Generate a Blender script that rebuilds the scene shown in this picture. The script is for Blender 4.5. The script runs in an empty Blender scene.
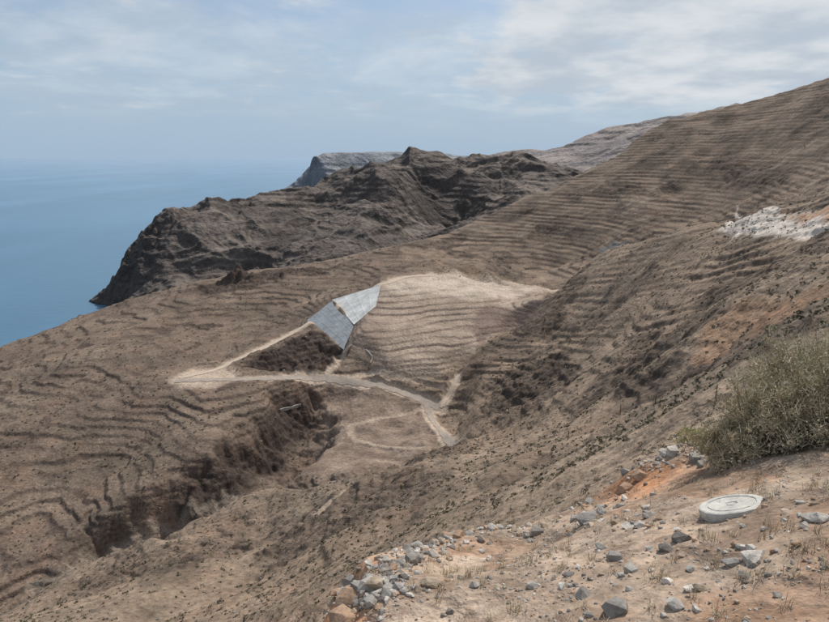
import bpy, bmesh, math, random, time
import numpy as np
from mathutils import Vector
T0=time.time()
random.seed(4); rng=np.random.default_rng(7)
CAMZ=400.0; P=math.radians(14.5); FPX=603.0
sp,cp=math.sin(P),math.cos(P)
# ---------- image-pixel helpers: bearing + elevation tangent of a sight line through an image pixel
def pixel_ray(u,v):
    x=(u-414.5)/FPX; y=(311-v)/FPX
    Y=cp+y*sp; Z=-sp+y*cp
    return math.atan2(x,Y), Z/math.hypot(x,Y)
def uvec(a):
    a=np.asarray(a,float)
    A=np.array([pixel_ray(u,v) for u,v in a[:,:2]])
    return A[:,0],np.log(a[:,2]),A[:,1]
def ss(a,b,x):
    q=np.clip((x-a)/(b-a),0,1); return q*q*(3-2*q)
# ---------- noise
_ga=np.arange(256)/256*2*np.pi; GX=np.cos(_ga); GY=np.sin(_ga)
def _h(x,y,s):
    h=(x*np.uint32(374761393)+y*np.uint32(668265263)+np.uint32(s*7919+13))
    h=(h^(h>>np.uint32(13)))*np.uint32(1274126177)
    return ((h^(h>>np.uint32(16)))&np.uint32(255)).astype(np.int32)
def perlin(x,y,s=0):
    x=x+1e5+s*17.3; y=y+1e5+s*5.7
    xf=np.floor(x); yf=np.floor(y)
    xi=xf.astype(np.int64).astype(np.uint32); yi=yf.astype(np.int64).astype(np.uint32)
    fx=x-xf; fy=y-yf; o=np.uint32(1)
    def g(ix,iy,dx,dy):
        k=_h(ix,iy,s); return GX[k]*dx+GY[k]*dy
    a=g(xi,yi,fx,fy); b=g(xi+o,yi,fx-1,fy); c=g(xi,yi+o,fx,fy-1); d=g(xi+o,yi+o,fx-1,fy-1)
    u=fx*fx*fx*(fx*(fx*6-15)+10); v=fy*fy*fy*(fy*(fy*6-15)+10)
    return 1.5*((a+(b-a)*u)+((c+(d-c)*u)-(a+(b-a)*u))*v)
def fbm(x,y,lam,oct=3,s=0):
    o=0;a=1
    for i in range(oct):
        o=o+a*perlin(x/lam,y/lam,s+i); lam/=2.1;a*=.5
    return o
# ---------- thin-plate interpolation
def tps_fit(az,s,t,reg=2e-4):
    n=len(az); D=(az[:,None]-az)**2+(s[:,None]-s)**2
    K=.5*D*np.log(D+1e-12)+np.eye(n)*reg
    Pm=np.stack([np.ones(n),az,s],1)
    A=np.block([[K,Pm],[Pm.T,np.zeros((3,3))]])
    return np.linalg.solve(A,np.concatenate([t,np.zeros(3)]))
def tps_eval(w,az0,s0,az,s):
    out=np.empty((len(s),len(az)))
    for i,si in enumerate(s):
        D=(az[:,None]-az0)**2+(si-s0)**2
        out[i]=(.5*D*np.log(D+1e-12))@w[:-3]+w[-3]+w[-2]*az+w[-1]*si
    return out
class Sheet:
    def __init__(S,pts,az,s,clamp,reg=2e-4):
        a0,s0,t0=uvec(pts); w=tps_fit(a0,s0,t0,reg)
        S.az,S.s=az,s
        ac=np.linspace(clamp[0],clamp[1],260); sc=np.linspace(s[0],s[-1],420)
        C=tps_eval(w,a0,s0,ac,sc)
        azc=np.clip(az,clamp[0],clamp[1])
        fi=(azc-ac[0])/(ac[1]-ac[0]); fj=(s-sc[0])/(sc[1]-sc[0])
        i0=np.clip(fi.astype(int),1,len(ac)-3); j0=np.clip(fj.astype(int),1,len(sc)-3)
        def cw(f):
            return [(-f+2*f*f-f**3)/2,(2-5*f*f+3*f**3)/2,(f+4*f*f-3*f**3)/2,(-f*f+f**3)/2]
        wi=cw(fi-i0); wj=cw(fj-j0)
        R=sum(wj[k][:,None]*C[j0-1+k] for k in range(4))
        S.T=sum(wi[k][None,:]*R[:,i0-1+k] for k in range(4))
        S.r=np.exp(s)[:,None]*np.ones(len(az))[None]
        S.X=S.r*np.sin(az)[None]; S.Y=S.r*np.cos(az)[None]; S.Z=S.T*S.r
    def z(S,x,y):
        x=np.asarray(x,float);y=np.asarray(y,float)
        a=np.arctan2(x,y); s=np.log(np.hypot(x,y))
        fi=np.interp(a,S.az,np.arange(len(S.az))); fj=np.interp(s,S.s,np.arange(len(S.s)))
        i=np.clip(fi.astype(int),0,len(S.az)-2); j=np.clip(fj.astype(int),0,len(S.s)-2)
        fi=fi-i; fj=fj-j
        return (S.Z[j,i]*(1-fi)+S.Z[j,i+1]*fi)*(1-fj)+(S.Z[j+1,i]*(1-fi)+S.Z[j+1,i+1]*fi)*fj
    def hit(S,u,v,rmin=1.5,rmax=1e9):
        a,t=pixel_ray(u,v); k=int(np.clip(np.searchsorted(S.az,a),1,len(S.az)-1))
        col=S.Z[:,k]/S.r[:,k]; rr=S.r[:,k]
        ok=np.where((col>=t)&(rr>=rmin)&(rr<=rmax))[0]
        if len(ok)==0:
            m=np.where((rr>=rmin)&(rr<=rmax))[0]; j=m[np.argmax(col[m])]
        else: j=ok[0]
        r=rr[j]
        return (r*math.sin(a),r*math.cos(a))
    def build(S,name,mat,col):
        nR,nA=S.X.shape
        me=bpy.data.meshes.new(name)
        me.vertices.add(nR*nA)
        me.vertices.foreach_set("co",np.stack([S.X,S.Y,S.Z+CAMZ],-1).astype(np.float32).ravel())
        idx=np.arange(nR*nA).reshape(nR,nA)
        q=np.stack([idx[:-1,:-1],idx[:-1,1:],idx[1:,1:],idx[1:,:-1]],-1).reshape(-1,4).astype(np.int32)
        n=len(q); me.loops.add(n*4); me.polygons.add(n)
        me.loops.foreach_set("vertex_index",q.ravel())
        me.polygons.foreach_set("loop_start",np.arange(0,n*4,4,dtype=np.int32))
        me.polygons.foreach_set("use_smooth",np.ones(n,bool))
        me.update()
        ca=me.color_attributes.new("Col","FLOAT_COLOR","POINT")
        c4=np.ones((nR*nA,4),np.float32); c4[:,:3]=col.reshape(-1,3)
        ca.data.foreach_set("color",c4.ravel())
        me.materials.append(mat)
        ob=bpy.data.objects.new(name,me); bpy.context.collection.objects.link(ob); return ob
def raw_mesh(name,V,F,mat,col=None,smooth=False):
    me=bpy.data.meshes.new(name); V=np.asarray(V,np.float32); F=np.asarray(F,np.int32); k=F.shape[1]
    me.vertices.add(len(V)); me.vertices.foreach_set("co",V.ravel())
    me.loops.add(F.size); me.polygons.add(len(F))
    me.loops.foreach_set("vertex_index",F.ravel())
    me.polygons.foreach_set("loop_start",np.arange(0,F.size,k,dtype=np.int32))
    me.polygons.foreach_set("use_smooth",np.full(len(F),smooth))
    me.update(calc_edges=True)
    if col is not None:
        ca=me.color_attributes.new("Col","FLOAT_COLOR","POINT")
        c4=np.ones((len(V),4),np.float32); c4[:,:3]=col; ca.data.foreach_set("color",c4.ravel())
    me.materials.append(mat)
    ob=bpy.data.objects.new(name,me); bpy.context.collection.objects.link(ob); return ob
# ---------- materials
def nodes(name):
    m=bpy.data.materials.new(name); m.use_nodes=True; nt=m.node_tree
    b=nt.nodes["Principled BSDF"]; b.inputs["Roughness"].default_value=.95
    b.inputs["Specular IOR Level"].default_value=.12
    return m,nt,b
def nz(nt,vec,scale,detail=4,rough=.62,lo=.3,hi=.7,a=0.7,b=1.3):
    n=nt.nodes.new("ShaderNodeTexNoise"); n.inputs["Scale"].default_value=scale
    n.inputs["Detail"].default_value=detail; n.inputs["Roughness"].default_value=rough
    nt.links.new(vec,n.inputs["Vector"])
    r=nt.nodes.new("ShaderNodeMapRange"); r.inputs[1].default_value=lo; r.inputs[2].default_value=hi
    r.inputs[3].default_value=a; r.inputs[4].default_value=b
    nt.links.new(n.outputs["Fac"],r.inputs[0]); return r.outputs[0],n.outputs["Fac"]
def mulc(nt,c,f):
    x=nt.nodes.new("ShaderNodeVectorMath"); x.operation='SCALE'
    nt.links.new(c,x.inputs[0]); nt.links.new(f,x.inputs["Scale"]); return x.outputs[0]
def colmat(name,scales,bump=None,rough=.95,flat=None):
    m,nt,b=nodes(name); b.inputs["Roughness"].default_value=rough
    tc=nt.nodes.new("ShaderNodeTexCoord").outputs["Object"]
    if flat is None:
        at=nt.nodes.new("ShaderNodeAttribute"); at.attribute_name="Col"; c=at.outputs["Color"]
    else:
        rg=nt.nodes.new("ShaderNodeRGB"); rg.outputs[0].default_value=(*flat,1); c=rg.outputs[0]
    for (sc,a,bb) in scales:
        f,_=nz(nt,tc,sc,a=a,b=bb); c=mulc(nt,c,f)
    nt.links.new(c,b.inputs["Base Color"])
    if bump:
        prev=None
        for (sc,dist,st) in bump:
            n=nt.nodes.new("ShaderNodeTexNoise"); n.inputs["Scale"].default_value=sc; n.inputs["Detail"].default_value=3
            n.inputs["Roughness"].default_value=.65
            nt.links.new(tc,n.inputs["Vector"])
            bp=nt.nodes.new("ShaderNodeBump"); bp.inputs["Distance"].default_value=dist; bp.inputs["Strength"].default_value=st
            nt.links.new(n.outputs["Fac"],bp.inputs["Height"])
            if prev: nt.links.new(prev,bp.inputs["Normal"])
            prev=bp.outputs[0]
        nt.links.new(prev,b.inputs["Normal"])
    return m
m_ter=colmat("arid_ground",[(.07,.76,1.24),(.6,.64,1.36),(9.0,.7,1.3)],
             [(.35,1.4,.8),(6,.10,.6)])
m_far=colmat("distant_rock",[(.012,.75,1.25),(.08,.68,1.32)],[(.03,16,.9)])
m_stone=colmat("stone",[(6,.75,1.2),(40,.8,1.2)],[(25,.02,.6)])
m_leaf=colmat("dry_foliage",[(3,.7,1.25)])
# ================= main terrain =================
pts=[(415,1000,1.5),(0,1000,1.7),(829,1000,1.7),(829,700,3.2),(600,720,3.3),(420,720,3.4),(300,740,3.3),
(829,622,4.0),(700,622,4.1),(560,622,4.2),(440,622,4.4),(360,622,4.6),(320,680,4.4),
(829,560,4.9),(700,560,5.1),(560,565,5.4),(450,570,5.9),(375,580,5.8),
(829,500,6.2),(732,506,6.3),(640,515,6.8),(550,535,7.0),(470,535,7.2),
(829,440,9),(740,445,9.5),(690,447,10.5),(655,462,10.2),(620,492,9.2),(560,522,8.0),(500,522,8.2),(450,528,8.0),(400,545,7.2),(355,568,6.4),(335,600,5.4),
(320,650,6.0),(340,630,8),(400,600,10),(450,575,12),(500,565,12),(560,560,12),(620,535,13),(660,490,14.5),(700,475,14.5),(760,462,14),(829,452,14),
(250,760,5),(150,760,6),(0,760,6),(0,720,20),(150,715,20),(300,670,20),(250,680,40),(100,680,50),(0,680,50),
(450,560,25),(450,525,70),(450,500,120),(450,470,190),(400,590,25),(400,545,80),(400,510,140),(400,475,220),
(330,622,55),(330,570,110),(330,530,170),(330,495,230),(330,465,290),
(250,622,100),(250,570,160),(250,530,215),(250,500,258),(150,622,140),(150,570,200),(150,540,245),
(50,640,150),(50,600,210),(50,580,250),(-50,640,200),(-50,610,250),
(310,446,325),(270,480,290),(210,518,272),(160,535,270),(60,572,280),(-50,603,290),
(230,470,310),(150,500,310),(60,530,320),(-50,560,330),(220,430,350),(270,430,350),(130,450,360),(40,470,370),(-50,490,380),
(180,378,430),(250,380,410),(80,400,450),(0,420,450),(-60,440,450),(100,350,540),(180,345,520),(0,380,560),(-60,400,560),
(-60,368,680),(0,347,700),(60,325,720),(100,307,740),(150,296,750),(200,283,760),(235,275,760),(300,267,780),(370,252,850),(410,245,900),(450,236,950),(480,222,980),(520,203,1000),(560,184,1030),(600,163,1050),(630,140,1080),(660,121,1100),(700,114,1090),(740,108,1070),(780,100,1050),(829,85,1020),(880,65,1000),
(200,310,640),(250,300,640),(130,325,640),(300,290,650),(300,320,560),(240,335,560),
(-60,430,900),(60,385,950),(150,350,980),(235,330,1000),(300,320,1030),(370,305,1100),(450,290,1200),(520,270,1300),(600,240,1350),(660,200,1400),(740,180,1400),(829,160,1350),(880,150,1350),
(-60,420,2200),(150,380,2200),(300,330,2200),(450,290,2200),(600,270,2200),(740,250,2200),(880,230,2200),
(440,380,430),(380,380,425),(350,345,470),(360,318,520),(377,288,600),(400,277,640),(440,273,660),(490,277,660),(545,290,640),(540,310,570),(500,335,500),(460,360,455),(430,320,520),(450,295,590),(400,345,470),(480,310,550),
(440,262,720),(400,262,740),(370,268,720),(340,275,700),(500,262,760),(550,268,790),
(320,378,420),(285,342,490),(250,355,470),(215,371,445),(340,303,540),
(410,400,400),(350,420,370),(400,430,350),(330,440,340),(430,420,370),(445,412,385),(455,442,300),(400,460,285),
(500,430,260),(500,470,170),(500,500,95),(500,522,45),(500,390,330),(520,335,460),(490,357,420),(460,387,400),
(600,260,560),(640,247,500),(690,229,430),(725,214,380),(780,200,330),(829,185,290),(880,174,270),
(600,285,640),(660,275,600),(725,262,520),(829,250,420),(880,240,400),
(600,252,780),(560,265,770),(660,236,770),(725,210,800),(829,180,700),(690,223,790),
(640,200,880),(700,170,930),(760,150,920),(829,130,880),(580,220,880),(520,235,880),(480,250,850),(700,140,1010),(560,205,940),
(560,340,400),(560,380,300),(560,430,200),(560,470,110),(560,500,50),(560,530,22),
(640,300,340),(640,340,240),(640,380,170),(640,420,100),(640,450,50),(640,475,25),
(720,260,280),(720,300,190),(720,340,120),(720,380,70),(720,410,40),(720,435,22),
(829,230,200),(829,270,120),(829,310,70),(829,350,42),(829,400,22),(829,432,16),(600,300,420),
(900,230,170),(900,300,70),(900,380,25),(900,440,12),(900,500,6.5),(900,622,4)]
L=np.log
s=np.concatenate([np.linspace(L(1.5),L(4),30,endpoint=False),np.linspace(L(4),L(14),320,endpoint=False),
   np.linspace(L(14),L(150),320,endpoint=False),np.linspace(L(150),L(1200),980,endpoint=False),np.linspace(L(1200),L(2200),70)])
dr=math.radians
az=np.concatenate([np.linspace(dr(-95),dr(-44),50,endpoint=False),np.linspace(dr(-44),dr(44),1120,endpoint=False),np.linspace(dr(44),dr(95),50)])
M=Sheet(pts,az,s,(dr(-41),dr(42)))
X,Y,Z,R=M.X,M.Y,M.Z,M.r
def hits(pl,rmin=30,dens=0,rmax=1e9):
    out=[]; pl=list(pl)
    for i,(u,v) in enumerate(pl):
        if dens and i<len(pl)-1:
            u2,v2=pl[i+1]
            for k in range(dens): 
                f=k/dens; out.append(M.hit(u+(u2-u)*f,v+(v2-v)*f,rmin,rmax))
        else: out.append(M.hit(u,v,rmin,rmax))
    return np.array(out)
def smooth_line(p,n=3):
    p=p.copy()
    for _ in range(n): p[1:-1]=(p[:-2]+2*p[1:-1]+p[2:])/4
    return p
def sub(box,pad):
    return (X>box[0]-pad)&(X<box[2]+pad)&(Y>box[1]-pad)&(Y<box[3]+pad)
def polymask(poly,soft,jit=0,lam=20):
    poly=np.asarray(poly); m=sub((poly[:,0].min(),poly[:,1].min(),poly[:,0].max(),poly[:,1].max()),soft+jit)
    x=X[m];y=Y[m]
    if jit: x=x+jit*fbm(X[m],Y[m],lam,3,31); y=y+jit*fbm(X[m],Y[m],lam,3,41)
    ins=np.zeros(len(x),bool); d=np.full(len(x),1e9); n=len(poly)
    for i in range(n):
        ax,ay=poly[i];bx,by=poly[(i+1)%n]
        c=((ay>y)!=(by>y))&(x<(bx-ax)*(y-ay)/((by-ay)+1e-12)+ax); ins^=c
        ex,ey=bx-ax,by-ay; q=np.clip(((x-ax)*ex+(y-ay)*ey)/(ex*ex+ey*ey+1e-9),0,1)
        d=np.minimum(d,np.hypot(x-ax-q*ex,y-ay-q*ey))
    sd=np.where(ins,-d,d); out=np.zeros_like(X); out[m]=1-ss(-soft,soft,sd); return out
def linemask(line,w,soft,jit=0,lam=10):
    m=sub((line[:,0].min(),line[:,1].min(),line[:,0].max(),line[:,1].max()),w+soft+jit)
    x=X[m];y=Y[m]
    if jit: x=x+jit*fbm(X[m],Y[m],lam,2,51); y=y+jit*fbm(X[m],Y[m],lam,2,61)
    d=np.full(len(x),1e9)
    for (ax,ay),(bx,by) in zip(line[:-1],line[1:]):
        ex,ey=bx-ax,by-ay; q=np.clip(((x-ax)*ex+(y-ay)*ey)/(ex*ex+ey*ey+1e-9),0,1)
        d=np.minimum(d,np.hypot(x-ax-q*ex,y-ay-q*ey))
    out=np.zeros_like(X); out[m]=1-ss(w,w+soft,d); return out
LFp=[(377,289),(400,277),(440,274),(490,278),(545,291),(541,310),(515,327),(485,345),(460,362),(440,380),(385,380),(352,348),(362,318)]
LF=hits(LFp)
Z+=13*polymask(LF,11)
clf=hits([(100,522),(165,492),(200,470),(238,442),(285,404),(318,388),(322,420),(305,450),(280,480),(240,503),(200,522),(150,540),(80,562)])
Z-=13*polymask(clf,13,13,30)
gul=smooth_line(hits([(325,392),(308,420),(296,445),(272,475),(240,498),(205,517),(165,533),(100,558),(20,583)],dens=4),4)
Z-=10*linemask(gul,2,30,10,40)
gul2=smooth_line(hits([(335,352),(318,352),(300,362),(270,368),(248,368)],dens=4),2)
Z-=7*linemask(gul2,2,12,3,15)
g3=smooth_line(hits([(466,380),(456,398),(452,425),(448,447),(400,464),(345,480),(300,482)],dens=4),3)
Z-=7*linemask(g3,1,15,4,20)
LF=hits(LFp)
roads={ "upper":smooth_line(hits([(432,275),(405,277),(380,286),(340,302),(312,321),(285,338),(250,355),(215,371),(178,379)],dens=6)),
 "lower":smooth_line(hits([(176,381),(215,380),(260,380),(320,378),(350,382),(385,388),(415,398),(440,410)],dens=6)),
 "east":smooth_line(hits([(505,281),(545,291),(562,288)],dens=6)),
 "down":smooth_line(hits([(425,402),(432,420),(447,440),(456,448)],dens=5)),
 "ramp":smooth_line(hits([(440,408),(452,392),(458,376)],dens=5)),
 "side":smooth_line(hits([(322,380),(335,366),(345,352),(350,345)],dens=5)),
 "toe":smooth_line(hits([(350,380),(372,374),(400,380),(425,388),(442,392)],dens=5))}
track=smooth_line(hits([(455,448),(420,460),(380,480),(345,497),(320,510)],dens=5))
track2=smooth_line(hits([(428,408),(405,416),(370,420),(348,428),(352,440),(385,446),(420,448)],dens=5))
wash=smooth_line(hits([(240,498),(205,514),(175,524),(140,540),(90,562),(30,583)],dens=5))
fan=hits([(322,384),(400,394),(430,408),(440,432),(425,462),(350,478),(305,470),(318,430)])
darkA=hits([(262,358),(312,331),(346,348),(337,370),(290,376),(245,372)])
darkB=hits([(165,497),(205,470),(240,444),(285,406),(318,390),(320,420),(303,448),(278,474),(238,500),(200,516)])
darkC=hits([(475,395),(560,350),(640,335),(690,335),(680,352),(600,362),(540,385),(490,410)])
darkD=hits([(610,400),(690,350),(760,328),(829,335),(829,350),(740,362),(660,400)])
darkE=hits([(455,375),(480,350),(520,330),(545,312),(560,318),(530,345),(500,365),(470,400),(450,400)])
darkF=hits([(190,292),(235,277),(300,270),(335,266),(325,275),(260,285),(215,296)])
cut=hits([(722,219),(738,206),(780,200),(829,187),(900,176),(900,200),(829,211),(780,217)])
orangeR=hits([(785,200),(829,186),(880,176),(880,188),(829,198)])
redband=hits([(700,330),(760,300),(829,290),(829,300),(770,312),(715,338)])
res=hits([(598,254),(612,247),(632,245),(622,253),(605,258)],rmin=650)
platform=hits([(168,380),(195,370),(228,366),(242,378),(215,388),(180,388)])
flat=polymask(LF,5,3)
rm={}
for k,l in roads.items(): rm[k]=linemask(l,{"lower":4.0,"upper":3.4,"side":1.5,"toe":1.5,"ramp":2.0}.get(k,3.0),3.0,1.5)
roadm=np.maximum.reduce(list(rm.values()))
trackm=np.maximum(linemask(track,1.6,3,2),linemask(track2,1.4,2,1.5)); washm=linemask(wash,.8,3,3)
fanm=polymask(fan,8,8); plat=polymask(platform,4,2)
linQ={"w":hits([(332,301),(381,286),(376,306),(354,325)]),"g":hits([(307,320),(332,302),(354,325),(344,351)])}
linm=np.maximum(polymask(linQ["w"],2),polymask(linQ["g"],2))
print("masks",time.time()-T0)
calm=(1-np.clip(.8*flat+.95*roadm+plat+.3*fanm+.6*trackm,0,1))*(1-linm)
veg=1-np.clip(flat+roadm+plat+.8*fanm+linm,0,1)
def relief(X,Y,R,lams):
    out=np.zeros_like(X)
    for i,(lam,kk) in enumerate(lams):
        w=np.clip(lam/(3*.0026*R)-1,0,1)*np.clip(R*.7/lam-.45,0,1)
        m=w>0
        if not m.any(): continue
        n=perlin(X[m]/lam,Y[m]/lam,i+3)
        n2=1-2.2*np.abs(n)-.35
        out[m]+=w[m]*kk*lam*(.55*n+.45*n2)
    return out
lams=[(220,.05),(110,.08),(55,.10),(27,.09),(13,.085),(6.5,.08),(3.2,.075),(1.6,.065),(.8,.06),(.4,.055),(.2,.05),(.1,.04)]
left=ss(20,-40,X)*ss(200,300,R)
Z+=relief(X,Y,R,lams)*(.12+.88*calm)*ss(3,6,R)*(1-.35*left)
# craggy outcrops breaking through the soil
oc=ss(.05,.4,fbm(X,Y,60,5,99))*ss(60,150,R)*calm*(1-.65*left)*(1-ss(900,1100,R))
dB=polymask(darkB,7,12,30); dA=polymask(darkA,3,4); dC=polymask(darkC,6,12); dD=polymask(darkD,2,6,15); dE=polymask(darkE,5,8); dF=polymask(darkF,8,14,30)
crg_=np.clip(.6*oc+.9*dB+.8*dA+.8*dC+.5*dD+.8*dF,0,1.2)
m=crg_>.01
cn=np.abs(perlin(X[m]/11,Y[m]/11,171))*4.5+np.abs(perlin(X[m]/5,Y[m]/5,172))*2.4*np.clip(R[m]/150,.2,1)
Z[m]+=crg_[m]*(cn-1.3)*np.clip(R[m]/150,.25,1)
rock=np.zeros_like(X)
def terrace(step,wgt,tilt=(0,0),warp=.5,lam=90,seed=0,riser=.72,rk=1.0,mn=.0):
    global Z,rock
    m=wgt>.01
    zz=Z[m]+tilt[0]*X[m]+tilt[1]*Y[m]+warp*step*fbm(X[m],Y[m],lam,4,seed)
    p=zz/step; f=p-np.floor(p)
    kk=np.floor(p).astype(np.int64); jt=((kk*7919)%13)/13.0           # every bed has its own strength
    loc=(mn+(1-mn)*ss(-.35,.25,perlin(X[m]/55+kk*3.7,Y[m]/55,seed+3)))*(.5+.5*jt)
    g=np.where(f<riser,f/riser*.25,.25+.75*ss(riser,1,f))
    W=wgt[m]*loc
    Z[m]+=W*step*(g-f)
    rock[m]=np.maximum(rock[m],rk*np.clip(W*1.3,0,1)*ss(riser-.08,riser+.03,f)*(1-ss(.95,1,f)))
patch=fbm(X,Y,70,3,77); patch2=fbm(X,Y,140,3,87)
wl=left*calm*(.68+.35*ss(-.4,.3,patch))*(1-ss(900,1000,R))
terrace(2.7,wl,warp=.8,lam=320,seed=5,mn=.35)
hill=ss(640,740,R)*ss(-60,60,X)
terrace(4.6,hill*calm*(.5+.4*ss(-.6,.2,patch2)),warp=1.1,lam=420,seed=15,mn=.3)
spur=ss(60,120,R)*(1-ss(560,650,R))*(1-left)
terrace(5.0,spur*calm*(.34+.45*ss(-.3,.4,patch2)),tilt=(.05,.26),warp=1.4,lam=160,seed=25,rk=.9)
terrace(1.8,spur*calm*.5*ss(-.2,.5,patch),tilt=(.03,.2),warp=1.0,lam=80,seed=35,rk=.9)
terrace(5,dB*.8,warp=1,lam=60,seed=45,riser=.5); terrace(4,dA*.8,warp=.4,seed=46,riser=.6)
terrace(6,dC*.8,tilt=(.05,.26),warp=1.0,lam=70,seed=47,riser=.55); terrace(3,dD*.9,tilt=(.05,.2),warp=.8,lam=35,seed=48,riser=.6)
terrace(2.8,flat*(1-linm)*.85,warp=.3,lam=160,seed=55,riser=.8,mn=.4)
for (u,v,h,w) in [(238,277,12,15),(228,278,8,9),(252,276,5,9),(280,272,4,10)]:
    hx,hy=M.hit(u,v+2,600,800)
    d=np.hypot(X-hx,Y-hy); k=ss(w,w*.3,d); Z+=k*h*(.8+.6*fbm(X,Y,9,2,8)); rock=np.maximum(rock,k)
planes={}
for k,q in linQ.items():
    A_=np.c_[q,np.ones(4)]; zc=M.z(q[:,0],q[:,1]); c_=np.linalg.lstsq(A_,zc,rcond=None)[0]; planes[k]=c_
    mk=polymask(q,2.5); Z+=mk*((c_[0]*X+c_[1]*Y+c_[2]-.35)-Z)
M.Z=Z
print("terraces",time.time()-T0)
# --- colours
def C(*c): return np.array(c)
def mix(a,b,f): return a+(b-a)*f[...,None]
n1=fbm(X,Y,130,4,91)*.5+.5; n2=fbm(X,Y,22,4,92)*.5+.5; n3=fbm(X,Y,5,3,93)*.5+.5
one=np.ones(X.shape+(3,))
col=mix(C(.228,.165,.117),C(.29,.218,.159),np.clip(n1,0,1))
col=mix(col,C(.172,.126,.097)*one,left*.8)
col=mix(col,C(.195,.145,.110)*one,hill*.65)
col=mix(col,C(.25,.158,.11)*one,ss(.55,.9,n2)*.4)
col=mix(col,C(.125,.10,.075)*one,ss(.48,.78,fbm(X,Y,40,4,95)*.5+.5)*.5*calm)
col=mix(col,C(.31,.24,.178)*one,ss(.52,.85,fbm(X,Y,60,5,97)*.5+.5)*.35*calm)
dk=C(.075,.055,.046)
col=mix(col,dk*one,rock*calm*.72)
col=mix(col,dk*one,oc*.65*(.5+.6*n3.clip(0,1)))
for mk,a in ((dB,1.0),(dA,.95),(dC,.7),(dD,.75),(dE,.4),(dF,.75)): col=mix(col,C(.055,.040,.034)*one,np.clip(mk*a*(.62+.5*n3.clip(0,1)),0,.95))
lf=mix(C(.32,.245,.188),C(.40,.318,.25),np.clip(fbm(X,Y,60,3,101)*.5+.5,0,1))
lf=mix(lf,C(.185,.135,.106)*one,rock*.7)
col=mix(col,lf,flat*.95)
gr=polymask(hits([(385,284),(400,276),(440,273),(490,277),(545,291),(515,298),(480,300),(430,296),(392,292)]),8,8)
col=mix(col,C(.51,.42,.335)*one,gr*.8)
redr=polymask(hits([(485,304),(541,300),(538,312),(500,332),(476,347),(468,328)]),5,5)
col=mix(col,C(.155,.105,.087)*one,redr*.7)
redl=polymask(hits([(355,310),(375,305),(385,340),(380,375),(355,350)]),8,6)
col=mix(col,C(.225,.163,.127)*one,redl*.5)
col=mix(col,mix(C(.165,.12,.094),C(.30,.23,.178),np.clip(fbm(X,Y,14,4,105)*.8+.5,0,1)),fanm*.8)
col=mix(col,C(.40,.315,.24)*one,trackm*.6)
col=mix(col,C(.32,.265,.21)*one,washm*.5)
col=mix(col,C(.47,.37,.285)*one,np.clip(roadm,0,1)*.9)
col=mix(col,C(.46,.36,.275)*one,plat*.9)
cm=polymask(cut,2,3); col=mix(col,C(.60,.52,.45)*one,cm*.9)
om=polymask(orangeR,2,3); col=mix(col,C(.42,.23,.13)*one,om*.8)
rb=polymask(redband,2,5,20); col=mix(col,C(.29,.16,.09)*one,rb*.5)
rs=polymask(res,3,2); col=mix(col,C(.12,.12,.12)*one,rs*.9)
near=ss(16,11,R)
nc=mix(C(.36,.262,.19),C(.48,.37,.28),np.clip(fbm(X,Y,1.2,4,111)*.6+.5,0,1))
nc=mix(nc,C(.23,.155,.11)*one,ss(.05,.5,fbm(X,Y,.5,4,115))*.65)
nc=mix(nc,C(.38,.215,.13)*one,ss(.15,.5,fbm(X,Y,2.2,3,113))*.45)
col=mix(col,nc,near)
for pl in ([(318,660),(330,600),(345,572),(372,556),(385,570),(372,600),(360,640)],[(598,506),(615,480),(650,456),(668,466),(655,488),(625,502)]):
    k=polymask(hits(pl,rmin=3,rmax=12),.25,.25,1.0); col=mix(col,mix(C(.54,.27,.14),C(.36,.18,.10),np.clip(fbm(X,Y,.4,4,117)*.8+.5,0,1)),k*.95)
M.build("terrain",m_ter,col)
print("built",time.time()-T0)
# ================= far ridges =================
def ridge(name,pts,a0,a1,r0,r1,na,nr,lams,colA,colB,step,seed,reg=1e-4,crag=None,tw=.5,cap=None):
    S=Sheet(pts,np.linspace(dr(a0),dr(a1),na),np.linspace(L(r0),L(r1),nr),(dr(a0),dr(a1)),reg)
    x,y=S.X,S.Y; out=np.zeros_like(x)
    wx=x+60*fbm(x,y,300,3,seed+50); wy=y+60*fbm(x,y,300,3,seed+60)
    for i,(lam,k) in enumerate(lams):
        n=perlin(wx/lam,wy/lam,seed+i); out+=k*lam*(.25*n+.75*(.55-2.2*np.abs(n))*.6)
    if crag is not None:
        cx,cy=crag[0]; cw=ss(crag[1],crag[1]*.3,np.hypot(x-cx,y-cy))
        out+=cw*(34*np.abs(perlin(x/45,y/45,seed+70))+20*np.abs(perlin(x/20,y/20,seed+71))-8)
    S.Z=S.Z+out
    if cap is not None:
        cz=cap+10*fbm(x,y,260,3,seed+80); S.Z=np.where(S.Z>cz,cz+(S.Z-cz)*.15,S.Z)
    zz=S.Z+1.0*step*fbm(x,y,700,4,seed+9); p=zz/step; f=p-np.floor(p)
    kk=np.floor(p).astype(np.int64); jt=((kk*7919)%11)/11.0
    w=ss(-.4,.3,perlin(x/160+kk*2.3,y/160,seed+20))*tw*(.3+.9*jt)
    g=np.where(f<.6,f/.6*.25,.25+.75*ss(.6,1,f)); S.Z=S.Z+w*step*(g-f)
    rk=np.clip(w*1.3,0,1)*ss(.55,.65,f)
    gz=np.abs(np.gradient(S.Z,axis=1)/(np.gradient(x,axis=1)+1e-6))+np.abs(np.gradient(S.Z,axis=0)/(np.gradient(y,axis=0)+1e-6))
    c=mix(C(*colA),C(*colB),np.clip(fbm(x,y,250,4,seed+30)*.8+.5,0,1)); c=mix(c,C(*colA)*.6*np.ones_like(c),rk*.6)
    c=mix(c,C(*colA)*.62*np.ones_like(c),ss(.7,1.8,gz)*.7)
    S.build(name,m_far,c); return S
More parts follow.
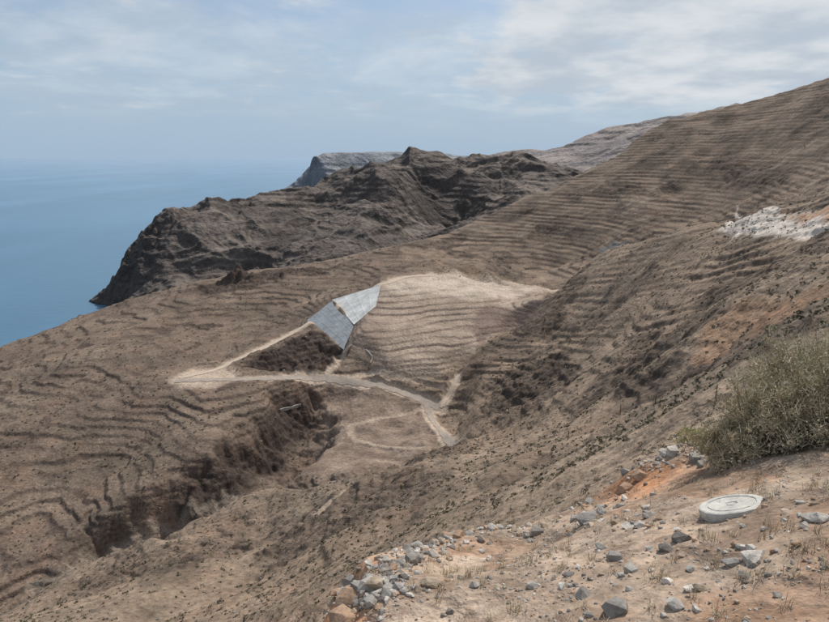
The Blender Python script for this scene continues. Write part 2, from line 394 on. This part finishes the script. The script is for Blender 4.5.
B=[(95,303,1900),(105,290,1900),(118,278,1900),(124,262,1900),(137,242,1930),(165,222,1980),(200,210,2050),(240,204,2120),(270,197,2170),(310,190,2250),(345,174,2300),(385,163,2350),(415,145,2400),(430,152,2420),(500,157,2450),(540,161,2450),(562,170,2400),(610,190,2350),(680,190,2350),
(90,345,1800),(70,350,1950),(40,355,2000),(0,355,2000),(0,360,1500),(70,355,1500),
(130,300,1700),(180,255,1750),(240,240,1750),(300,225,1850),(340,212,1950),
(320,222,1800),(370,205,1850),(400,182,2050),(385,225,1780),(430,225,2050),(450,205,2200),(440,232,1950),(480,190,2200),(500,200,2050),(520,182,2250),(550,195,2050),
(150,320,1450),(220,290,1480),(300,265,1550),(360,245,1600),(420,240,1700),(470,222,1750),(530,218,1750),(600,220,1750),(680,220,1750),
(220,330,1250),(300,310,1300),(400,280,1350),(500,260,1400),(600,250,1400),
(100,340,2200),(165,275,2350),(240,250,2500),(310,235,2600),(415,215,2800),(500,210,2900),(600,215,2900),
(50,350,2600),(165,290,3200),(310,260,3200),(500,240,3200),(680,240,3200)]
a_,_t=pixel_ray(135,245); crg=((1930*math.sin(a_),1930*math.cos(a_)),190)
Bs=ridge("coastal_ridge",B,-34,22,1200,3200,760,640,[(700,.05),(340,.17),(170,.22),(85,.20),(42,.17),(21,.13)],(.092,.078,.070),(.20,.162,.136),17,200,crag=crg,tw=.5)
Cp=[(303,215,4500),(307,200,4500),(309,175,4510),(311,160,4520),(318,156,4550),(330,152,4600),(345,150,4650),(365,149,4700),(385,149,4750),(430,153,4800),(480,160,4800),(540,165,4800),
(318,178,4400),(345,172,4450),(385,170,4500),
(300,225,4000),(330,200,4100),(385,190,4200),(450,190,4200),(540,190,4200),(250,215,4500),(200,215,4500),(250,215,5500),(320,190,5600),(400,180,5800),(540,185,5800),(200,215,5800),(200,230,3900)]
ridge("distant_headland",Cp,-20,14,3900,5800,460,320,[(500,.02),(250,.05),(120,.09),(60,.08)],(.235,.245,.265),(.30,.295,.30),45,300,reg=1e-5,tw=.7,cap=12)  # bluish pale rock colours have aerial haze painted in
Dp=[(480,160,3600),(500,153,3600),(520,150,3600),(560,148,3600),(580,140,3600),(600,131,3600),(655,119,3600),(700,112,3600),(760,100,3600),(829,90,3600),(900,90,3600),
(480,185,3000),(560,172,3000),(620,160,3000),(700,150,3000),(829,140,3000),(900,140,3000),
(480,180,4300),(560,170,4300),(655,150,4300),(760,140,4300),(900,140,4300),(440,190,3500),(400,200,3500)]
ridge("distant_mountain_slope",Dp,0,42,2900,4400,420,240,[(500,.04),(250,.08),(120,.09),(60,.08)],(.24,.21,.20),(.33,.28,.25),30,400)  # washed-out slope browns include distance haze in the albedo
print("ridges",time.time()-T0)
# ================= sea =================
m_sea,nt,b=nodes("sea_water")
b.inputs["Roughness"].default_value=.35; b.inputs["Specular IOR Level"].default_value=.45
tc=nt.nodes.new("ShaderNodeTexCoord").outputs["Object"]
n=nt.nodes.new("ShaderNodeTexNoise"); n.inputs["Scale"].default_value=.03; n.inputs["Detail"].default_value=6; nt.links.new(tc,n.inputs["Vector"])
bp=nt.nodes.new("ShaderNodeBump"); bp.inputs["Distance"].default_value=3; bp.inputs["Strength"].default_value=.35
nt.links.new(n.outputs["Fac"],bp.inputs["Height"]); nt.links.new(bp.outputs[0],b.inputs["Normal"])
mp=nt.nodes.new("ShaderNodeMapping"); mp.inputs["Scale"].default_value=(1,.35,1); nt.links.new(tc,mp.inputs[0])
f,_=nz(nt,mp.outputs[0],.0012,5,a=.85,b=1.15)
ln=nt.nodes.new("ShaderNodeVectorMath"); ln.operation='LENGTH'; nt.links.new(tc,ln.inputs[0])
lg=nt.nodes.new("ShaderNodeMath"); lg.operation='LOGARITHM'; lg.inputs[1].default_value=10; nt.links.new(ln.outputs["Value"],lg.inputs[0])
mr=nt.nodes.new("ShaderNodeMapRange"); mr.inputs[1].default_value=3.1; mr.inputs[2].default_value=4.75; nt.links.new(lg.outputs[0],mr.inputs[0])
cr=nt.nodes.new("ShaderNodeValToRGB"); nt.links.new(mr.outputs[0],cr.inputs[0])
cr.color_ramp.elements[0].color=(.062,.145,.225,1); cr.color_ramp.elements[1].color=(.24,.345,.45,1)  # water colour pales with distance: horizon haze painted into the base colour
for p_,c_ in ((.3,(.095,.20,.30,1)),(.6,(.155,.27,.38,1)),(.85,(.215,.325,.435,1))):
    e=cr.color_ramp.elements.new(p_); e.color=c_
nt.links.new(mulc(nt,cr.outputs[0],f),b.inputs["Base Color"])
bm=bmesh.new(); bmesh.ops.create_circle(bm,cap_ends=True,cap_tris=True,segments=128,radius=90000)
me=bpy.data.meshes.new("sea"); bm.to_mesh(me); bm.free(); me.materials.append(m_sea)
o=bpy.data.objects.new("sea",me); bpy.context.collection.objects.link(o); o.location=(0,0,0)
# ================= roads =================
m_road=colmat("dirt_road_surface",[(.3,.85,1.12),(3,.85,1.15)],[(6,.05,.4)],flat=(.50,.40,.31))
m_road2=colmat("gravel_road_surface",[(.3,.85,1.12),(3,.85,1.15)],[(6,.05,.4)],flat=(.36,.30,.25))
def strip(name,line,w,mat,off=.25,n=6):
    V=[];F=[]; ln=np.array(line)
    d=np.gradient(ln,axis=0); d/=np.linalg.norm(d,axis=1)[:,None]+1e-9; nn=np.stack([-d[:,1],d[:,0]],1)
    for i in range(len(ln)):
        wi=w*(1+.18*math.sin(i*1.3)+.1*math.sin(i*.37))
        for k in range(n+1):
            q=ln[i]+nn[i]*wi*(k/n-.5)*2; V.append((q[0],q[1],0))
    V=np.array(V); V[:,2]=M.z(V[:,0],V[:,1])+CAMZ+off
    for i in range(len(ln)-1):
        for k in range(n): a=i*(n+1)+k; F.append((a,a+1,a+n+2,a+n+1))
    return raw_mesh(name,V,F,mat,smooth=True)
def resample(l,st=2.0):
    d=np.r_[0,np.cumsum(np.linalg.norm(np.diff(l,axis=0),axis=1))]; t=np.arange(0,d[-1],st)
    return np.stack([np.interp(t,d,l[:,0]),np.interp(t,d,l[:,1])],1)
strip("dirt_road",resample(roads["upper"]),2.8,m_road)
strip("gravel_road",resample(roads["lower"]),3.0,m_road2)
strip("dirt_road",resample(roads["down"]),2.0,m_road2)
strip("dirt_road",resample(roads["ramp"]),1.5,m_road)
# ================= spillway / lining =================
def lining(name,quad,pl,mat,off,nu,nv,rib):
    q=np.array(quad); V=[];F=[]
    for j in range(nv+1):
        for i in range(nu+1):
            a,b2=i/nu,j/nv
            p=q[0]*(1-a)*(1-b2)+q[1]*a*(1-b2)+q[2]*a*b2+q[3]*(1-a)*b2
            z_=pl[0]*p[0]+pl[1]*p[1]+pl[2]+CAMZ+off+(rib if i%6==0 or j%8==0 else 0)
            V.append((p[0],p[1],z_))
    for j in range(nv):
        for i in range(nu): a=j*(nu+1)+i; F.append((a,a+1,a+nu+2,a+nu+1))
    return raw_mesh(name,V,F,mat)
m_white=colmat("white_concrete",[(.12,.7,1.15),(2,.85,1.1)],flat=(.64,.63,.60))
m_gray=colmat("grey_lining",[(.15,.72,1.18),(1.2,.85,1.1)],flat=(.27,.29,.305))
lining("concrete_spillway",linQ["w"],planes["w"],m_white,.25,24,32,.15)
lining("embankment_lining",linQ["g"],planes["g"],m_gray,.2,24,32,.15)
m_conc=colmat("concrete",[(.6,.85,1.1),(5,.85,1.15)],flat=(.42,.39,.35))
def wall(name,line,h,w,mat):
    ln=np.array(line); d=np.gradient(ln,axis=0); d/=np.linalg.norm(d,axis=1)[:,None]+1e-9; nn=np.stack([-d[:,1],d[:,0]],1)
    V=[];F=[]; zg=M.z(ln[:,0],ln[:,1])+CAMZ; zg=np.convolve(np.pad(zg,3,mode='edge'),np.ones(7)/7,'valid')
    prof=[(-w/2,-3),(-w/2,h-.2),(-w*.75,h-.2),(-w*.75,h),(w*.75,h),(w*.75,h-.2),(w/2,h-.2),(w/2,-3)]
    for i in range(len(ln)):
        for (o_,z_) in prof: V.append((*(ln[i]+nn[i]*o_),zg[i]+z_))
    for i in range(len(ln)-1):
        for k in range(7): a=i*8+k; F.append((a,a+1,a+9,a+8))
    return raw_mesh(name,V,F,mat)
wall("retaining_wall",resample(hits([(280,412),(292,410),(303,406)],dens=3),1.5),1.4,.5,m_conc)
wall("drainage_channel",resample(hits([(366,350),(373,357),(370,366)],dens=4),1.5),.5,.4,m_conc)
# ================= scrub =================
def hemi_tris(n,size,flat=.75,seed=0):
    g=np.random.default_rng(seed); V=[]
    for i in range(n):
        d=g.normal(size=3); d/=np.linalg.norm(d); d[2]=abs(d[2]); r=g.uniform(.45,1)**.5*g.uniform(.75,1.1); c=d*r*np.array([1,1,flat])
        a=g.normal(size=3); a/=np.linalg.norm(a); b_=np.cross(a,g.normal(size=3)); b_/=np.linalg.norm(b_)
        V+= [c+a*size,c-a*size*.5+b_*size*.7,c-a*size*.5-b_*size*.7]
    return np.array(V),np.arange(3*n).reshape(-1,3)
def scatter(name,temps,pos,scale,mat,cols):
    VV=[];FF=[];CC=[];off=0; n=len(pos)
    which=rng.integers(0,len(temps),n); ang=rng.uniform(0,2*np.pi,n)
    for k,(tv,tf) in enumerate(temps):
        m=np.where(which==k)[0]
        if not len(m): continue
        ca,sa=np.cos(ang[m])[:,None],np.sin(ang[m])[:,None]; sc=scale[m]
        if sc.ndim==1: sc=np.repeat(sc[:,None],3,1)
        a=tv[None,:,:]*sc[:,None,:]
        x=a[...,0]*ca-a[...,1]*sa; y=a[...,0]*sa+a[...,1]*ca
        v=np.stack([x,y,a[...,2]],-1)+pos[m][:,None,:]
        VV.append(v.reshape(-1,3)); FF.append((tf[None]+(np.arange(len(m))*len(tv))[:,None,None]+off).reshape(-1,3))
        cc=np.repeat(cols[m],len(tv),0)*rng.uniform(.8,1.2,(len(m)*len(tv),1)); CC.append(cc); off+=len(m)*len(tv)
    return raw_mesh(name,np.concatenate(VV),np.concatenate(FF),mat,np.concatenate(CC))
def samp(n,r0,r1,a0=-43,a1=43):
    u=rng.uniform(0,1,n); r=np.exp(L(r0)+(L(r1)-L(r0))*u); a=np.radians(rng.uniform(a0,a1,n))
    return r*np.sin(a),r*np.cos(a),r
def gridval(G,x,y):
    a=np.arctan2(x,y); s_=np.log(np.hypot(x,y))
    i=np.interp(a,M.az,np.arange(len(M.az))).astype(int); j=np.interp(s_,M.s,np.arange(len(M.s))).astype(int); return G[j,i]
pal=np.array([(.15,.135,.09),(.11,.105,.07),(.21,.175,.12),(.17,.14,.10),(.27,.22,.155)])
x,y,r=samp(40000,60,900); keep=(gridval(veg,x,y)>.6)&(rng.uniform(0,1,len(x))<(.28+.6*ss(-.3,.4,fbm(x,y,45,3,140)))*(.45+.55*ss(90,300,r)))
x,y,r=x[keep],y[keep],r[keep]
pos=np.stack([x,y,M.z(x,y)+CAMZ-.1],1); sc=rng.uniform(.25,.85,len(x))*(1+.3*(r>350))*(.6+.4*ss(60,200,r))
scatter("scrub_bushes",[hemi_tris(12,.5,.7,i) for i in range(5)],pos,sc,m_leaf,pal[rng.integers(0,5,len(x))])
x,y,r=samp(8500,13,110); keep=(rng.uniform(0,1,len(x))<.18+.6*ss(-.2,.5,fbm(x,y,9,3,141))); x,y,r=x[keep],y[keep],r[keep]
pos=np.stack([x,y,M.z(x,y)+CAMZ-.03],1); sc=rng.uniform(.08,.30,len(x))*(1+.5*(r>40))
scatter("scrub_bushes",[hemi_tris(70,.15,.7,i+9) for i in range(4)],pos,sc,m_leaf,pal[rng.integers(0,5,len(x))])
# ================= rocks =================
def rock_t(seed,n=14):
    g=np.random.default_rng(seed); bm=bmesh.new(); sc=np.array([1,g.uniform(.6,.95),g.uniform(.4,.75)])
    for i in range(n):
        d=g.normal(size=3); d/=np.linalg.norm(d); bm.verts.new(d*sc*g.uniform(.8,1.05))
    bmesh.ops.convex_hull(bm,input=bm.verts); bmesh.ops.triangulate(bm,faces=bm.faces)
    for v in [v for v in bm.verts if not v.link_faces]: bm.verts.remove(v)
    bm.verts.index_update()
    V=np.array([v.co[:] for v in bm.verts]); F=np.array([[v.index for v in f.verts] for f in bm.faces]); bm.free(); return V,F
RT=[rock_t(i,14+3*(i%4)) for i in range(16)]
spal=np.array([(.30,.275,.245),(.38,.35,.31),(.22,.195,.175),(.43,.34,.25),(.40,.27,.185),(.54,.49,.43)])
x,y,r=samp(22000,3.2,13,-44,46); kk=fbm(x,y,.9,3,150); keep=(rng.uniform(0,1,len(x))<.25+.75*ss(-.1,.5,kk)); x,y,r=x[keep],y[keep],r[keep]
sc=np.exp(rng.normal(L(.010),.55,len(x))).clip(.004,.055)
scatter("gravel",RT,np.stack([x,y,M.z(x,y)+CAMZ+sc*.2],1),sc,m_stone,spal[rng.integers(0,6,len(x))])
def blob(us,vs,n,sd,rmin=3.5,rmax=12.5):
    c=[]
    for _ in range(n):
        i=rng.integers(0,len(us)); c.append(M.hit(us[i]+rng.normal()*sd,vs[i]+rng.normal()*sd*.5,rmin,rmax))
    return np.array(c)
pp=np.concatenate([blob([362,380,398,415,430,445],[588,575,565,552,545,535],420,13),blob([350,365,390],[600,605,590],110,12),blob([470,500,530,560,585,600],[528,524,528,524,520,508],200,16),
  blob([640,660,680,700],[468,460,455,455],150,12),blob([800,829,770],[520,515,500],20,12),blob([620,640],[500,520],60,20),blob([450,550,650,750],[590,570,560,560],110,50)])
sc=np.exp(rng.normal(L(.035),.55,len(pp))).clip(.012,.14)
gcol=spal[rng.choice(6,len(pp),p=[.22,.2,.13,.17,.13,.15])]*rng.uniform(.85,1.15,(len(pp),1))
scatter("rubble_stones",RT,np.stack([pp[:,0],pp[:,1],M.z(pp[:,0],pp[:,1])+CAMZ+sc*.15],1),sc,m_stone,gcol)
for (u,v,S_,ci) in [(588,522,.17,0),(448,532,.14,4),(470,535,.10,1),(545,527,.12,3),(492,528,.11,5),(602,514,.10,1),(415,560,.12,0),(385,572,.11,2),(430,585,.12,3),(665,455,.13,5),(820,520,.09,5),(358,592,.13,0),(520,535,.09,3),(640,527,.08,5),(752,562,.08,1),(700,590,.07,3),(625,492,.2,4),(640,478,.17,4),(350,600,.18,4),(345,625,.2,4)]:
    hx,hy=M.hit(u,v,3.5,12.5); tv,tf=rock_t(u,26)
    ob=raw_mesh("rock",tv*S_,tf,m_stone,np.tile(spal[ci],(len(tv),1)))
    ob.location=(hx,hy,float(M.z(hx,hy))+CAMZ+S_*.18); ob.rotation_euler=(.2,.1,u)
    bv=ob.modifiers.new("bevel","BEVEL"); bv.width=S_*.05; bv.segments=2
x,y,r=samp(7000,16,500); keep=gridval(veg,x,y)>.5; x,y,r=x[keep],y[keep],r[keep]
sc=np.exp(rng.normal(L(.0022),.5,len(x)))*r**.9; sc=sc.clip(.05,1.3)
scatter("scattered_rocks",RT,np.stack([x,y,M.z(x,y)+CAMZ+sc*.1],1),sc,m_stone,spal[rng.integers(0,4,len(x))]*.65)
# ================= manhole cover =================
hx,hy=M.hit(732,508,4,12); hz=float(M.z(hx,hy))+CAMZ
m_cov=colmat("weathered_concrete",[(2.5,.72,1.12),(18,.78,1.12)],[(30,.008,.6)],flat=(.60,.57,.51))
bm=bmesh.new(); seg=96; prof=[(0,.052),(.05,.052),(.055,.042),(.07,.042),(.075,.053),(.26,.056),(.268,.042),(.284,.042),(.29,.058),(.355,.056),(.372,.046),(.378,.0),(.37,-.08)]
rings=[]
for (rr,zz) in prof:
    ring=[]
    for k in range(seg):
        a=2*math.pi*k/seg; w=1+.012*math.sin(5*a+1)+.008*math.sin(11*a)-(.05 if (rr>.3 and k in (20,21,22,23,61,62)) else 0)
        ring.append(bm.verts.new((rr*w*math.cos(a)*.98,rr*w*math.sin(a),zz+.002*math.sin(3*a))) if rr>0 else None)
    rings.append(ring)
c=bm.verts.new((0,0,.052))
for k in range(seg): bm.faces.new((c,rings[1][k],rings[1][(k+1)%seg]))
for i in range(1,len(prof)-1):
    for k in range(seg): bm.faces.new((rings[i][k],rings[i+1][k],rings[i+1][(k+1)%seg],rings[i][(k+1)%seg]))
bmesh.ops.recalc_face_normals(bm,faces=bm.faces)
me=bpy.data.meshes.new("manhole_cover"); bm.to_mesh(me); bm.free(); me.materials.append(m_cov)
e=.35; gx=float(M.z(hx+e,hy)-M.z(hx-e,hy))/(2*e); gy=float(M.z(hx,hy+e)-M.z(hx,hy-e))/(2*e)
mc=bpy.data.objects.new("manhole_cover",me); bpy.context.collection.objects.link(mc); mc.location=(hx,hy,hz+.01); mc.scale=(.80,.80,.7)
mc.rotation_euler=Vector((-gx*.6,-gy*.8,1)).to_track_quat('Z','Y').to_euler()
# ================= shrub =================
m_bark=colmat("twig_bark",[(10,.8,1.2)],flat=(.27,.22,.165))
def shrub(name,cx,cy,rad,h,nb,nl,seed,cols):
    g=np.random.default_rng(seed); bz=float(M.z(cx,cy))+CAMZ-.05
    V=[];F=[];tips=[]
    for i in range(nb):
        a=g.uniform(0,2*np.pi); el=g.uniform(.12,1.5); Ln=g.uniform(.6,1.08)*(1+.2*math.sin(3*a+seed))
        d=np.array([math.cos(a)*math.cos(el)*rad,math.sin(a)*math.cos(el)*rad,math.sin(el)*h])*Ln
        p0=np.array([g.normal()*.12*rad,g.normal()*.12*rad,0]); wob=g.normal(size=3)*.07*rad
        for k in range(7):
            t=k/6; p=p0+d*t+wob*math.sin(t*3.1)+np.array([0,0,.12*h*math.sin(t*3.1)])
            w=.011*(1-t)+.0025; b0=len(V)
            for q in range(3):
                an=q*2.094; V.append(p+np.array([math.cos(an)*w,math.sin(an)*w,w*math.sin(an*2)*.3]))
            if k:
                for q in range(3): F.append((b0-3+q,b0-3+(q+1)%3,b0+(q+1)%3,b0+q))
            if k>=2: tips.append(p)
    V=np.array(V)+np.array([cx,cy,bz]); tw=raw_mesh("branches",V,F,m_bark)
    tips=np.array(tips); n=nl; c=tips[g.integers(0,len(tips),n)]+g.normal(size=(n,3))*.06*rad
    c[:,2]=np.maximum(c[:,2],.02)
    a=g.normal(size=(n,3)); a[:,2]=abs(a[:,2])+.3; a/=np.linalg.norm(a,axis=1)[:,None]
    b_=np.cross(a,g.normal(size=(n,3))); b_/=np.linalg.norm(b_,axis=1)[:,None]
    ln=np.where(g.uniform(size=n)<.55,g.uniform(.06,.14,n),g.uniform(.018,.035,n))[:,None]; wd=np.where(ln>.045,.0038,.011)
    LV=np.stack([c-b_*wd,c+b_*wd,c+a*ln+b_*wd*.4,c+a*ln-b_*wd*.4],1).reshape(-1,3)+np.array([cx,cy,bz])
    lc=cols[g.integers(0,len(cols),n)]; clump=.75+.5*np.clip(perlin(c[:,0]*3.5,c[:,1]*3.5+c[:,2]*2.7,seed)+.5,0,1); lc=lc*clump[:,None]
    lf_=raw_mesh("foliage",LV,np.arange(4*n).reshape(-1,4),m_leaf,np.repeat(lc,4,0))
    e=bpy.data.objects.new(name,None); bpy.context.collection.objects.link(e); e.location=(cx,cy,bz)
    bpy.context.view_layer.update()
    for o_ in (tw,lf_): o_.parent=e; o_.matrix_parent_inverse=e.matrix_world.inverted()
bpal=np.array([(.52,.43,.29),(.42,.36,.23),(.60,.50,.35),(.33,.31,.19),(.64,.55,.40)])
def at(u,v,r): a,t=pixel_ray(u,v); return r*math.sin(a),r*math.cos(a)
for i,(u,v,r_,rad,h) in enumerate([(722,474,8.6,.5,.55),(750,468,8.8,.6,.9),(790,462,9.0,.8,1.2),(845,455,9.2,.95,1.4),(768,450,9.9,.65,1.35),(815,440,10.2,.8,1.55)]):
    cx,cy=at(u,v,r_); shrub("shrub",cx,cy,rad,h,140,12500,50+i,bpal)
for i,(u,v,r_) in enumerate([(690,452,10.2),(700,440,11.5)]):
    cx,cy=at(u,v,r_); shrub("shrub",cx,cy,.3,.22,40,2200,80+i,np.array([(.38,.36,.13),(.32,.32,.13)]))
# ================= dry grass =================
def grass(name,n,r0,r1,blades,hmin,hmax,seed,a0=-10,a1=44):
    x,y,r=samp(n,r0,r1,a0,a1); k=rng.uniform(0,1,n)<.3+.7*ss(-.2,.4,fbm(x,y,1.1,2,seed)); x,y=x[k],y[k]; n=len(x)
    bx=np.repeat(x,blades)+rng.normal(0,.022,n*blades); by=np.repeat(y,blades)+rng.normal(0,.022,n*blades)
    bz=M.z(bx,by)+CAMZ-.01; N=n*blades
    a=rng.uniform(0,2*np.pi,N); le=rng.uniform(hmin,hmax,N); ti=rng.uniform(.2,1.35,N); w=.0018
    dx=np.cos(a)*np.sin(ti)*le; dy=np.sin(a)*np.sin(ti)*le; dz=np.cos(ti)*le
    b0=np.stack([bx,by,bz],1); px=np.stack([-np.sin(a),np.cos(a),0*a],1)*w
    mid=b0+np.stack([dx*.45,dy*.45,dz*.65],1); tp=b0+np.stack([dx,dy,dz*.9],1)
    V=np.stack([b0-px,b0+px,mid+px,mid-px,tp],1).reshape(-1,3)
    o5=np.arange(N)[:,None]*5
    F=np.concatenate([o5+np.array([0,1,2]),o5+np.array([0,2,3]),o5+np.array([3,2,4])])
    cc=np.array([(.46,.37,.25),(.38,.30,.19),(.55,.46,.32)])[rng.integers(0,3,N)]
    raw_mesh(name,V,F,m_leaf,np.repeat(cc,5,0))
grass("dry_grass",480,4,12,26,.04,.16,160)
# ================= fence posts =================
m_post=colmat("weathered_wood",[(8,.75,1.2)],flat=(.16,.12,.09))
for i,(u,v,rmin) in enumerate([(568,440,20),(620,415,20),(655,405,20),(715,402,20)]):
    hx,hy=M.hit(u,v,rmin); bm=bmesh.new(); rr=.045*max(1,math.hypot(hx,hy)/60); hh=1.4*max(1,math.hypot(hx,hy)/80)
    pv=[]
    for z_,f_ in ((-.3,1.05),(hh*.5,1),(hh-.12,.9),(hh,.35)):
        pv.append([bm.verts.new((rr*f_*math.cos(k*.785)+.01*z_,rr*f_*math.sin(k*.785),z_)) for k in range(8)])
    for j in range(3):
        for k in range(8): bm.faces.new((pv[j][k],pv[j][(k+1)%8],pv[j+1][(k+1)%8],pv[j+1][k]))
    bm.faces.new(pv[-1])
    me=bpy.data.meshes.new("fence_post"); bm.to_mesh(me); bm.free(); me.materials.append(m_post)
    o=bpy.data.objects.new("fence_post",me); bpy.context.collection.objects.link(o); o.location=(hx,hy,float(M.z(hx,hy))+CAMZ)
# ================= light & sky =================
SUN_AZ=math.radians(30); SUN_EL=math.radians(50)
w=bpy.data.worlds.new("World"); bpy.context.scene.world=w; w.use_nodes=True; nt=w.node_tree
bg=nt.nodes["Background"]; bg.inputs[1].default_value=.1
sky=nt.nodes.new("ShaderNodeTexSky"); sky.sky_type='NISHITA'; sky.sun_disc=False
sky.sun_elevation=SUN_EL; sky.sun_rotation=SUN_AZ; sky.altitude=300; sky.air_density=1.0; sky.dust_density=1.2; sky.ozone_density=1.0
tcn=nt.nodes.new("ShaderNodeTexCoord"); sep=nt.nodes.new("ShaderNodeSeparateXYZ"); nt.links.new(tcn.outputs["Generated"],sep.inputs[0])
def mth(op,a,b=None,c=None):
    n=nt.nodes.new("ShaderNodeMath"); n.operation=op
    for i,q in enumerate((a,b,c)):
        if q is None: continue
        if isinstance(q,(int,float)): n.inputs[i].default_value=q
        else: nt.links.new(q,n.inputs[i])
    return n.outputs[0]
zz=mth('MAXIMUM',sep.outputs[2],0.0); den=mth('ADD',zz,.16)
cx=mth('DIVIDE',sep.outputs[0],den); cy=mth('DIVIDE',sep.outputs[1],den)
cmb=nt.nodes.new("ShaderNodeCombineXYZ"); nt.links.new(cx,cmb.inputs[0]); nt.links.new(cy,cmb.inputs[1])
def noise(scale,det,rough,vec=cmb.outputs[0],dist=0):
    n=nt.nodes.new("ShaderNodeTexNoise"); n.inputs["Scale"].default_value=scale; n.inputs["Detail"].default_value=det; n.inputs["Roughness"].default_value=rough
    n.inputs["Distortion"].default_value=dist; nt.links.new(vec,n.inputs["Vector"]); return n.outputs["Fac"]
def rng_(v,a,b_,c=0,d=1):
    n=nt.nodes.new("ShaderNodeMapRange"); n.interpolation_type='SMOOTHSTEP'
    for i,q in enumerate((a,b_,c,d)): n.inputs[i+1].default_value=q
    nt.links.new(v,n.inputs[0]); return n.outputs[0]
veil=mth('MULTIPLY',rng_(noise(.9,7,.6,dist=.4),.36,.66),rng_(sep.outputs[2],.02,.15))
puff=noise(1.6,8,.58,dist=.3)
a_,t_=pixel_ray(720,20); dv=Vector((math.sin(a_),math.cos(a_),t_)).normalized()
dt=nt.nodes.new("ShaderNodeVectorMath"); dt.operation='DOT_PRODUCT'; nt.links.new(tcn.outputs["Generated"],dt.inputs[0]); dt.inputs[1].default_value=dv
bank=rng_(dt.outputs["Value"],.91,.995)
pf=rng_(mth('ADD',puff,mth('MULTIPLY',bank,.26)),.53,.72)
fac=mth('MINIMUM',mth('ADD',mth('MULTIPLY',veil,.65),mth('MULTIPLY',pf,rng_(sep.outputs[2],.03,.11,0,.95))),.95)
haze=rng_(sep.outputs[2],.0,.30,.93,0.25)
mx0=nt.nodes.new("ShaderNodeMixRGB"); nt.links.new(haze,mx0.inputs[0]); nt.links.new(sky.outputs[0],mx0.inputs[1]); mx0.inputs[2].default_value=(3.7,5.0,6.5,1)
cc=nt.nodes.new("ShaderNodeMixRGB"); nt.links.new(rng_(noise(2.0,6,.55),.35,.65),cc.inputs[0]); cc.inputs[1].default_value=(4.9,5.6,6.4,1); cc.inputs[2].default_value=(7.2,7.5,7.8,1)
mx=nt.nodes.new("ShaderNodeMixRGB"); nt.links.new(fac,mx.inputs[0]); nt.links.new(mx0.outputs[0],mx.inputs[1]); nt.links.new(cc.outputs[0],mx.inputs[2])
nt.links.new(mx.outputs[0],bg.inputs[0])
ld=bpy.data.lights.new("sun","SUN"); ld.energy=3.6; ld.angle=math.radians(.5); ld.color=(1,.955,.885)
lo=bpy.data.objects.new("sun",ld); bpy.context.collection.objects.link(lo)
sd=Vector((math.sin(SUN_AZ)*math.cos(SUN_EL),math.cos(SUN_AZ)*math.cos(SUN_EL),math.sin(SUN_EL)))
lo.rotation_euler=sd.to_track_quat('Z','Y').to_euler(); lo.location=(0,0,900)
# ================= camera =================
cd=bpy.data.cameras.new("camera"); cd.sensor_width=36; cd.lens=FPX/829*36; cd.clip_start=.1; cd.clip_end=200000
co=bpy.data.objects.new("camera",cd); bpy.context.collection.objects.link(co); co.location=(0,0,CAMZ)
co.rotation_euler=(math.pi/2-P,0,0); bpy.context.scene.camera=co
vs=bpy.context.scene.view_settings; vs.view_transform='Standard'; vs.look='None'; vs.exposure=0
print("done",time.time()-T0)
